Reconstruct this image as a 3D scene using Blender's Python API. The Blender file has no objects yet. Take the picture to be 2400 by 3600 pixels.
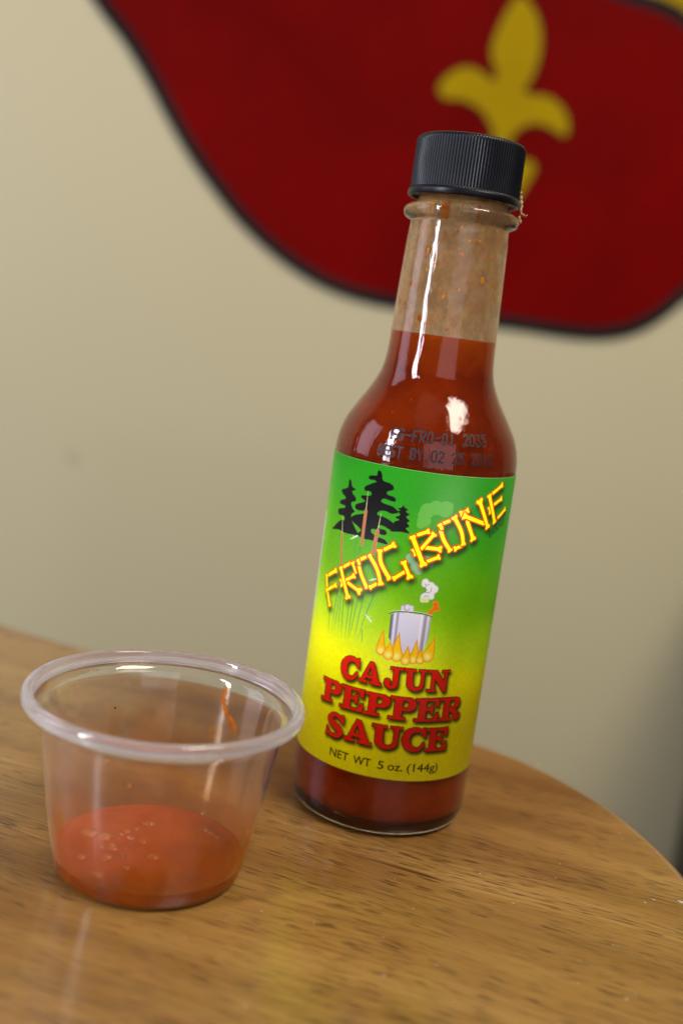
import bpy, bmesh, math, random, json
import numpy as np
from mathutils import Vector, Matrix
random.seed(7); rng = np.random.default_rng(7)
S = bpy.context.scene
C = S.collection
MM = 0.001
rad = math.radians

# ------------------------------------------------------------------ camera
cd = bpy.data.cameras.new('camera'); cam = bpy.data.objects.new('camera', cd); C.objects.link(cam)
PITCH, ROLL, CAM_H = 0.169850557, 0.134387333, 0.126747982
cd.sensor_fit = 'VERTICAL'; cd.sensor_height = 36.0; cd.sensor_width = 24.0
cd.lens = 3897.85 / 3600 * 36
cd.clip_start = 0.01; cd.clip_end = 50
fw = Vector((0, math.cos(PITCH), -math.sin(PITCH))); up = Vector((0, math.sin(PITCH), math.cos(PITCH))); rt = Vector((1, 0, 0))
ax = rt*math.cos(ROLL) + up*math.sin(ROLL); ay = up*math.cos(ROLL) - rt*math.sin(ROLL)
m = Matrix((ax, ay, -fw)).transposed().to_4x4(); m.translation = (0, 0, CAM_H)
cam.matrix_world = m
cd.dof.use_dof = True; cd.dof.focus_distance = 0.2635; cd.dof.aperture_fstop = 6.6
S.camera = cam

# ------------------------------------------------------------------ light
BX, BY = 19.66, 285.45          # bottle axis on the table, mm
CX, CY = -32.9, 234.1           # cup axis
w = bpy.data.worlds.new('World'); S.world = w; w.use_nodes = True
bg = w.node_tree.nodes['Background']; bg.inputs[0].default_value = (0.80, 0.74, 0.66, 1); bg.inputs[1].default_value = 0.08
def lamp(name, az, el, dist, sx, sy, rad_l, col):
    """area lamp seen from the bottle at azimuth az (right of the camera, degrees) and elevation el; rad_l is its radiance"""
    d = bpy.data.lights.new(name, 'AREA'); d.shape = 'RECTANGLE'; d.size = sx; d.size_y = sy
    d.energy = rad_l * math.pi * sx * sy; d.color = col
    o = bpy.data.objects.new(name, d); C.objects.link(o)
    v = Vector((math.sin(rad(az))*math.cos(rad(el)), -math.cos(rad(az))*math.cos(rad(el)), math.sin(rad(el))))
    tgt = Vector((BX*MM, BY*MM, 0.08)); o.location = tgt + v*dist
    o.rotation_euler = (-v).to_track_quat('-Z', 'Y').to_euler()
    return o
lamp('window_light', -54, 17, 2.0, 0.19, 1.5, 48.0, (0.86, 0.90, 1.0))
lamp('side_window_light', -90, 16, 1.9, 0.75, 1.3, 3.0, (0.80, 0.77, 1.0))
lamp('room_light', 14, 14, 2.0, 1.3, 1.3, 1.15, (0.96, 0.90, 0.98))
lamp('ceiling_panel_light', 53, 59, 1.7, 0.70, 0.52, 25.0, (1.0, 0.90, 0.74))
lamp('overhead_fill', 20, 80, 2.2, 2.4, 1.8, 0.22, (1.0, 0.90, 0.76))  # added soft fill making up for the dim world, no fixture known there
S.view_settings.view_transform = 'Standard'; S.view_settings.look = 'None'
S.view_settings.exposure = -0.04; S.view_settings.gamma = 1.0; S.view_settings.use_curve_mapping = False
S.render.engine = 'CYCLES'
cy = S.cycles
cy.use_denoising = True
try: cy.denoiser = 'OPENIMAGEDENOISE'
except Exception: pass
cy.max_bounces = 20; cy.transmission_bounces = 16; cy.transparent_max_bounces = 16; cy.diffuse_bounces = 5; cy.glossy_bounces = 8
cy.sample_clamp_indirect = 6.0; cy.blur_glossy = 0.2

# ------------------------------------------------------------------ helpers
def tag(o, label=None, cat=None, group=None, kind=None):
    for k, v in (('label', label), ('category', cat), ('group', group), ('kind', kind)):
        if v: o[k] = v
    return o
def obj(name, verts, faces, mat, parent=None, smooth=True, scale=MM):
    me = bpy.data.meshes.new(name)
    me.from_pydata([tuple(c*scale for c in v) for v in verts], [], faces)
    me.update()
    if smooth: me.polygons.foreach_set('use_smooth', [True]*len(me.polygons))
    o = bpy.data.objects.new(name, me); C.objects.link(o)
    if mat: me.materials.append(mat)
    if parent: o.parent = parent
    return o
def thing(name, loc, label, cat):
    o = bpy.data.objects.new(name, None); C.objects.link(o); o.location = [c*MM for c in loc]; o.empty_display_size = .02
    return tag(o, label, cat)
def lathe(prof, n=160, close=False):
    """surface of revolution of (r, z) points; points with r = 0 become poles"""
    V, F, rings = [], [], []
    for r, z in prof:
        if r < 1e-6: rings.append([len(V)]); V.append((0, 0, z))
        else:
            rings.append(list(range(len(V), len(V)+n)))
            V += [(r*math.sin(2*math.pi*k/n), -r*math.cos(2*math.pi*k/n), z) for k in range(n)]
    prs = list(zip(rings, rings[1:])) + ([(rings[-1], rings[0])] if close else [])
    for a, b in prs:
        if len(a) == 1 and len(b) == 1: continue
        for k in range(n):
            k2 = (k+1) % n
            if len(a) == 1: F.append((a[0], b[k2], b[k]))
            elif len(b) == 1: F.append((a[k], a[k2], b[0]))
            else: F.append((a[k], a[k2], b[k2], b[k]))
    return V, F
def smooth_prof(P, sub=4):
    """Catmull-Rom through the profile points"""
    P = [np.array(p, float) for p in P]; out = []
    for i in range(len(P)-1):
        a = P[i-1] if i else P[i]; b, c = P[i], P[i+1]; d = P[i+2] if i+2 < len(P) else c
        L = np.linalg.norm(c-b)
        m1 = (c-a); m2 = (d-b)
        m1 = m1/(np.linalg.norm(m1)+1e-9)*L*.8; m2 = m2/(np.linalg.norm(m2)+1e-9)*L*.8
        for k in range(sub):
            t = k/sub; h = (2*t**3-3*t*t+1, t**3-2*t*t+t, -2*t**3+3*t*t, t**3-t*t)
            q = h[0]*b+h[1]*m1+h[2]*c+h[3]*m2; out.append((max(q[0], 0), q[1]))
    out.append(tuple(P[-1])); return out
def catmull(P, sub=6, closed=True):
    P = [np.array(p, float) for p in P]; n = len(P); out = []
    rngi = range(n) if closed else range(n-1)
    for i in rngi:
        if closed: a, b, c, d = P[i-1], P[i], P[(i+1) % n], P[(i+2) % n]
        else: a, b, c, d = P[max(i-1, 0)], P[i], P[i+1], P[min(i+2, n-1)]
        for k in range(sub):
            t = k/sub
            out.append(.5*((2*b)+(c-a)*t+(2*a-5*b+4*c-d)*t*t+(3*b-a-3*c+d)*t**3))
    if not closed: out.append(P[-1])
    return out
def recalc(o):
    bm = bmesh.new(); bm.from_mesh(o.data); bmesh.ops.recalc_face_normals(bm, faces=bm.faces); bm.to_mesh(o.data); bm.free()

class NT:
    def __init__(s, name):
        s.m = bpy.data.materials.new(name); s.m.use_nodes = True; s.t = s.m.node_tree; s.t.nodes.clear()
        s.out = s.n('ShaderNodeOutputMaterial')
    def n(s, typ, **kw):
        nd = s.t.nodes.new(typ)
        for k, v in kw.items():
            if k in nd.inputs: nd.inputs[k].default_value = v
            else: setattr(nd, k, v)
        return nd
    def l(s, a, b): s.t.links.new(a, b)
    def pr(s, **kw):
        nd = s.t.nodes.new('ShaderNodeBsdfPrincipled')
        for k, v in kw.items():
            k = k.replace('_', ' ')
            if isinstance(v, (tuple, list)) and len(v) == 3 and nd.inputs[k].type == 'RGBA': v = (*v, 1)
            nd.inputs[k].default_value = v
        return nd
    def noise(s, vec, scale, detail=3, rough=.5, dist=0):
        nd = s.n('ShaderNodeTexNoise'); nd.inputs['Scale'].default_value = scale; nd.inputs['Detail'].default_value = detail
        nd.inputs['Roughness'].default_value = rough; nd.inputs['Distortion'].default_value = dist
        if vec: s.l(vec, nd.inputs['Vector'])
        return nd.outputs['Fac']
    def ramp(s, fac, stops):
        nd = s.n('ShaderNodeValToRGB'); e = nd.color_ramp.elements
        while len(e) < len(stops): e.new(.5)
        for el, (p, c) in zip(e, stops):
            el.position = p; el.color = (*c, 1) if len(c) == 3 else c
        s.l(fac, nd.inputs[0]); return nd.outputs[0]
    def mapv(s, vec, scale=(1, 1, 1), rot=(0, 0, 0), loc=(0, 0, 0)):
        nd = s.n('ShaderNodeMapping'); nd.inputs['Scale'].default_value = scale; nd.inputs['Rotation'].default_value = rot; nd.inputs['Location'].default_value = loc
        s.l(vec, nd.inputs['Vector']); return nd.outputs[0]
    def math(s, op, a, b=None, clamp=False):
        nd = s.n('ShaderNodeMath'); nd.operation = op; nd.use_clamp = clamp
        for i, x in enumerate((a, b)):
            if x is None: continue
            if isinstance(x, (int, float)): nd.inputs[i].default_value = x
            else: s.l(x, nd.inputs[i])
        return nd.outputs[0]
    def mix(s, fac, a, b, mode='MIX'):
        nd = s.n('ShaderNodeMix'); nd.data_type = 'RGBA'; nd.blend_type = mode
        for i, x in ((0, fac), (6, a), (7, b)):
            if isinstance(x, (int, float)): nd.inputs[i].default_value = x
            elif isinstance(x, tuple): nd.inputs[i].default_value = (*x, 1) if len(x) == 3 else x
            else: s.l(x, nd.inputs[i])
        return nd.outputs[2]
    def bump(s, h, strength, dist):
        nd = s.n('ShaderNodeBump'); nd.inputs['Strength'].default_value = strength; nd.inputs['Distance'].default_value = dist
        s.l(h, nd.inputs['Height']); return nd.outputs[0]
    def coord(s, k='Object'): return s.n('ShaderNodeTexCoord').outputs[k]
    def done(s, shader, disp=None): s.l(shader, s.out.inputs['Surface']); return s.m
def srgb(*c):
    c = [x/255 for x in c]; return tuple(x/12.92 if x <= .04045 else ((x+.055)/1.055)**2.4 for x in c)
# ------------------------------------------------------------------ materials
# pale beige wall paint
n = NT('wall_paint'); co = n.coord()
f1 = n.noise(co, 1.3, 3); f2 = n.noise(co, 900, 3, .6)
col = n.ramp(f1, [(.3, (.438, .384, .236)), (.7, (.474, .417, .262))])
# one greyish scuff on the plaster
sep = n.n('ShaderNodeSeparateXYZ'); n.l(co, sep.inputs[0])
dx = n.math('SUBTRACT', sep.outputs[0], -.249); dz = n.math('SUBTRACT', sep.outputs[2], -.029)
d = n.math('SQRT', n.math('ADD', n.math('MULTIPLY', dx, dx), n.math('MULTIPLY', dz, dz)))
k = n.math('SUBTRACT', 1.0, n.math('DIVIDE', d, .0085), clamp=True)
col = n.mix(n.math('MULTIPLY', k, .5), col, (.22, .18, .11))
p = n.pr(Roughness=.55, Specular_IOR_Level=.3); n.l(col, p.inputs['Base Color']); n.l(n.bump(f2, .15, .0004), p.inputs['Normal'])
M_WALL = n.done(p.outputs[0])
def paint(name, c, c2, rough=.6):
    n = NT(name); co = n.coord(); f = n.noise(co, 6, 4, .6, .4)
    p = n.pr(Roughness=rough, Specular_IOR_Level=.03); n.l(n.ramp(f, [(.3, c), (.72, c2)]), p.inputs['Base Color'])
    n.l(n.bump(n.noise(n.mapv(co, (60, 60, 400)), 1, 2), .1, .0003), p.inputs['Normal'])
    return n.done(p.outputs[0])
M_RED = paint('red_mural_paint', (.095, .0005, .0004), (.155, .0007, .0005))
M_BLACK = paint('black_mural_paint', (.010, .009, .010), (.016, .014, .014))
M_YEL = paint('yellow_mural_paint', (.27, .175, .002), (.34, .225, .002))

# varnished wood: long streaks, short dark pores, one dark crack-like streak
n = NT('varnished_wood'); co = n.coord()
g = n.mapv(co, (1, 1, 1), (0, 0, rad(17)))              # x runs along the grain
warp = n.noise(n.mapv(g, (6, 14, 6)), 1, 2)
gs = n.n('ShaderNodeVectorMath'); gs.operation = 'MULTIPLY_ADD'
cmb = n.n('ShaderNodeCombineXYZ'); n.l(warp, cmb.inputs[1])
n.l(cmb.outputs[0], gs.inputs[0]); gs.inputs[1].default_value = (0, .020, 0); n.l(g, gs.inputs[2]); gw = gs.outputs[0]
broad = n.noise(n.mapv(gw, (7, 60, 7)), 1, 4, .55)
fine = n.noise(n.mapv(gw, (22, 800, 22)), 1, 3, .65)
col = n.ramp(broad, [(.28, (.165, .083, .018)), (.5, (.285, .156, .040)), (.75, (.40, .240, .072))])
col = n.mix(n.ramp(fine, [(.38, (.0,)*3), (.68, (.6,)*3)]), col, (.19, .070, .012))
# pores: dashes whose density follows the broad figure
pz = n.noise(n.mapv(gw, (135, 1900, 135)), 1, 1, .4)
dens = n.noise(n.mapv(gw, (16, 70, 16), loc=(3, 1, 0)), 1, 2)
thr = n.math('MULTIPLY', dens, .34)
pore = n.math('MULTIPLY', n.math('SUBTRACT', n.math('ADD', pz, thr), .752), 12, clamp=True)
col = n.mix(n.math('MULTIPLY', pore, .82), col, (.050, .020, .007))
pz2 = n.noise(n.mapv(gw, (60, 560, 60), loc=(7, 3, 0)), 1, 1, .4)
pore2 = n.math('MULTIPLY', n.math('SUBTRACT', n.math('ADD', pz2, thr), .835), 9, clamp=True)
col = n.mix(n.math('MULTIPLY', pore2, .5), col, (.075, .030, .010))
# the dark split in front of the bottle: about (25,249)-(35,245) mm
def streak(cx, cy_, ang, hl, hw):
    v = n.mapv(co, (1, 1, 1), (0, 0, rad(ang)))
    a = rad(ang); x0 = cx*math.cos(a)-cy_*math.sin(a); y0 = cx*math.sin(a)+cy_*math.cos(a)
    s = n.n('ShaderNodeSeparateXYZ'); n.l(v, s.inputs[0])
    u = n.math('DIVIDE', n.math('ABSOLUTE', n.math('SUBTRACT', s.outputs[0], x0*MM)), hl*MM)
    vv = n.math('DIVIDE', n.math('ABSOLUTE', n.math('SUBTRACT', n.math('ADD', s.outputs[1], n.math('MULTIPLY', n.math('SUBTRACT', warp, .5), .003)), y0*MM)), hw*MM)
    return n.math('SUBTRACT', 1.0, n.math('ADD', n.math('MULTIPLY', u, u), vv), clamp=True)
col = n.mix(n.math('MULTIPLY', streak(29.5, 247.3, 19, 13, 1.0), .95), col, (.028, .012, .006))
col = n.mix(n.math('MULTIPLY', streak(18, 251, 17, 20, 1.6), .5), col, (.10, .035, .010))
p = n.pr(Roughness=.42, Specular_IOR_Level=.35, Coat_Weight=1.0, Coat_Roughness=.17, Coat_IOR=1.45)
n.l(col, p.inputs['Base Color'])
hgt = n.math('SUBTRACT', n.math('MULTIPLY', fine, .3), n.math('ADD', pore, n.math('MULTIPLY', pore2, .6)))
n.l(n.bump(hgt, .35, .00012), p.inputs['Normal'])
n.l(n.bump(n.math('ADD', n.noise(n.mapv(g, (60, 240, 60)), 1, 2), n.math('MULTIPLY', hgt, .25)), .12, .00025), p.inputs['Coat Normal'])
M_WOOD = n.done(p.outputs[0])

# bottle glass with the slight waviness of moulded glass
n = NT('bottle_glass'); co = n.coord()
f = n.noise(n.mapv(co, (620, 620, 16)), 1, 3, .6); f3 = n.noise(n.mapv(co, (1100, 1100, 900)), 1, 2, .5)
p = n.pr(Base_Color=(.955, .975, .955), Roughness=.0, IOR=1.5, Transmission_Weight=1.0)
n.l(n.bump(n.math('ADD', f, n.math('MULTIPLY', f3, .22)), .38, .00020), p.inputs['Normal'])
M_GLASS = n.done(p.outputs[0])

def sauce_mat(name, c1, c2, sss, rough, bumpd=.0, spec=.5, top_glow=None):
    n = NT(name); co = n.coord(); f = n.noise(co, 90, 4, .6, .3); sp = n.noise(co, 900, 2, .5)
    col = n.ramp(f, [(.3, c1), (.7, c2)])
    if top_glow:     # translucent glow at the neck, painted in as lighter orange towards the top
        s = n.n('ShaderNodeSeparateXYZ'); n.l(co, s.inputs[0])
        k = n.math('DIVIDE', n.math('SUBTRACT', n.math('ADD', s.outputs[2], n.math('MULTIPLY', f, .010)),   .121), .012, clamp=True); col = n.mix(n.math('MULTIPLY', k, .7), col, top_glow)
    sk = n.math('MULTIPLY', n.math('SUBTRACT', sp, .72), 14, clamp=True); col = n.mix(n.math('MULTIPLY', sk, .5), col, (.9, .30, .03))
    p = n.pr(Roughness=rough, Specular_IOR_Level=spec, Subsurface_Weight=sss, Subsurface_Scale=.003, Subsurface_Radius=(1, .25, .05))
    n.l(col, p.inputs['Base Color'])
    if bumpd: n.l(n.bump(n.noise(co, 260, 3, .6), .6, bumpd), p.inputs['Normal'])
    return n.done(p.outputs[0])
M_SAUCE = sauce_mat('bottled_sauce', (.20, .016, .0010), (.29, .029, .0013), .1, .9, spec=.0, top_glow=(.55, .092, .003))
M_POOL = sauce_mat('sauce_pool', (.25, .036, .0005), (.37, .070, .001), .1, .2, .0006, spec=.06)

# thin film of sauce left on the inside of the neck
n = NT('sauce_film'); co = n.coord()
big = n.noise(n.mapv(co, (80, 80, 55)), 1, 5, .7); sm = n.noise(n.mapv(co, (260, 260, 110)), 1, 3, .6)
a = n.math('ADD', n.math('MULTIPLY', big, 1.6), n.math('MULTIPLY', sm, .8))
a = n.math('SUBTRACT', a, .52, clamp=True)
col = n.ramp(n.noise(n.mapv(co, (120, 120, 90), loc=(2, 5, 1)), 1, 5, .75), [(.30, (.66, .30, .09)), (.5, (.84, .52, .23)), (.72, (.92, .68, .42))])
drop = n.math('MULTIPLY', n.math('SUBTRACT', n.noise(n.mapv(co, (380, 380, 260)), 1, 2, .5), .63), 12, clamp=True)
col = n.mix(drop, col, (.62, .17, .02))
df = n.n('ShaderNodeBsdfDiffuse'); tl = n.n('ShaderNodeBsdfTranslucent'); n.l(col, df.inputs[0]); n.l(col, tl.inputs[0])
mx = n.n('ShaderNodeMixShader'); mx.inputs[0].default_value = .45; n.l(df.outputs[0], mx.inputs[1]); n.l(tl.outputs[0], mx.inputs[2])
tr = n.n('ShaderNodeBsdfTransparent'); mx2 = n.n('ShaderNodeMixShader'); n.l(n.math('ADD', a, n.math('MULTIPLY', drop, .4), clamp=True), mx2.inputs[0])
n.l(tr.outputs[0], mx2.inputs[1]); n.l(mx.outputs[0], mx2.inputs[2])
M_FILM = n.done(mx2.outputs[0])

def simple(name, c, rough=.5, **kw):
    n = NT(name); co = n.coord(); f = n.noise(co, 300, 3)
    c2 = tuple(min(1, x*1.25) for x in c)
    p = n.pr(Roughness=rough, **kw); n.l(n.ramp(f, [(.3, c), (.7, c2)]), p.inputs['Base Color']); return n.done(p.outputs[0])
M_CAP = simple('black_plastic', (.0040, .0048, .0080), .34, Specular_IOR_Level=.24)
M_CRUST = simple('dried_crust', (.50, .36, .20), .7)
M_BLOB = simple('sauce_drop', (.80, .34, .05), .25, Subsurface_Weight=.4, Subsurface_Scale=.001)
M_DARK = simple('dark_speck', (.05, .03, .02), .6)
M_INK = simple('print_ink', (.02, .006, .008), .6)
M_CHIP = simple('worn_chip', (.38, .33, .25), .8)
M_LINT = simple('pale_dust', (.62, .58, .50), .8)

# clear-to-milky polypropylene; the residue of sauce tints it low on the wall
def plastic(name, milk, tint):
    n = NT(name); co = n.coord()
    g = n.pr(Base_Color=(.97, .955, .97), Roughness=.05, IOR=1.49, Transmission_Weight=1.0)
    n.l(n.bump(n.noise(n.mapv(co, (240, 240, 40)), 1, 2), .12, .0004), g.inputs['Normal'])
    df = n.n('ShaderNodeBsdfDiffuse'); tl = n.n('ShaderNodeBsdfTranslucent')
    if tint:
        s = n.n('ShaderNodeSeparateXYZ'); n.l(co, s.inputs[0])
        hz = n.math('SUBTRACT', 1.0, n.math('DIVIDE', s.outputs[2], .034), clamp=True)
        nz = n.noise(n.mapv(co, (70, 70, 45)), 1, 4, .65)
        k = n.math('MULTIPLY', n.math('ADD', hz, n.math('MULTIPLY', n.math('SUBTRACT', nz, .5), 1.8)), 1.2, clamp=True)
        dots = n.math('MULTIPLY', n.math('SUBTRACT', n.noise(co, 480, 2, .5), .70), 14, clamp=True)
        k = n.math('MAXIMUM', k, dots)
        col = n.mix(k, (.78, .74, .80), (.66, .23, .02))
        n.l(col, df.inputs[0]); n.l(col, tl.inputs[0])
        gc = n.mix(k, (.97, .955, .97), (.96, .72, .42)); n.l(gc, g.inputs['Base Color'])
        fac = n.math('ADD', n.math('MULTIPLY', k, .12), milk)
    else:
        for q in (df, tl): q.inputs[0].default_value = (.86, .83, .90, 1)
        fac = None
    mx = n.n('ShaderNodeMixShader'); mx.inputs[0].default_value = .5; n.l(df.outputs[0], mx.inputs[1]); n.l(tl.outputs[0], mx.inputs[2])
    m2 = n.n('ShaderNodeMixShader'); n.l(g.outputs[0], m2.inputs[1]); n.l(mx.outputs[0], m2.inputs[2])
    if fac is not None: n.l(fac, m2.inputs[0])
    else: m2.inputs[0].default_value = milk
    return n.done(m2.outputs[0])
M_CUP = plastic('cup_plastic', .018, True)
M_RIM = plastic('rim_plastic', .22, False)

M_SHADE_BLOCK = simple('shade_block_brown', (.030, .022, .014), .6)

n = NT('sauce_smear'); co = n.coord(); f = n.noise(co, 700, 3, .6)
df = n.n('ShaderNodeBsdfDiffuse'); tl = n.n('ShaderNodeBsdfTranslucent'); tr = n.n('ShaderNodeBsdfTransparent'); tr.inputs[0].default_value = (1, .92, .80, 1)
for q in (df, tl): q.inputs[0].default_value = (.86, .46, .15, 1)
a1 = n.n('ShaderNodeMixShader'); n.l(df.outputs[0], a1.inputs[1]); n.l(tl.outputs[0], a1.inputs[2])
a2 = n.n('ShaderNodeMixShader'); n.l(n.ramp(f, [(.35, (.03,)*3), (.65, (.24,)*3)]), a2.inputs[0]); n.l(tr.outputs[0], a2.inputs[1]); n.l(a1.outputs[0], a2.inputs[2])
M_SMEAR = n.done(a2.outputs[0])
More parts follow.
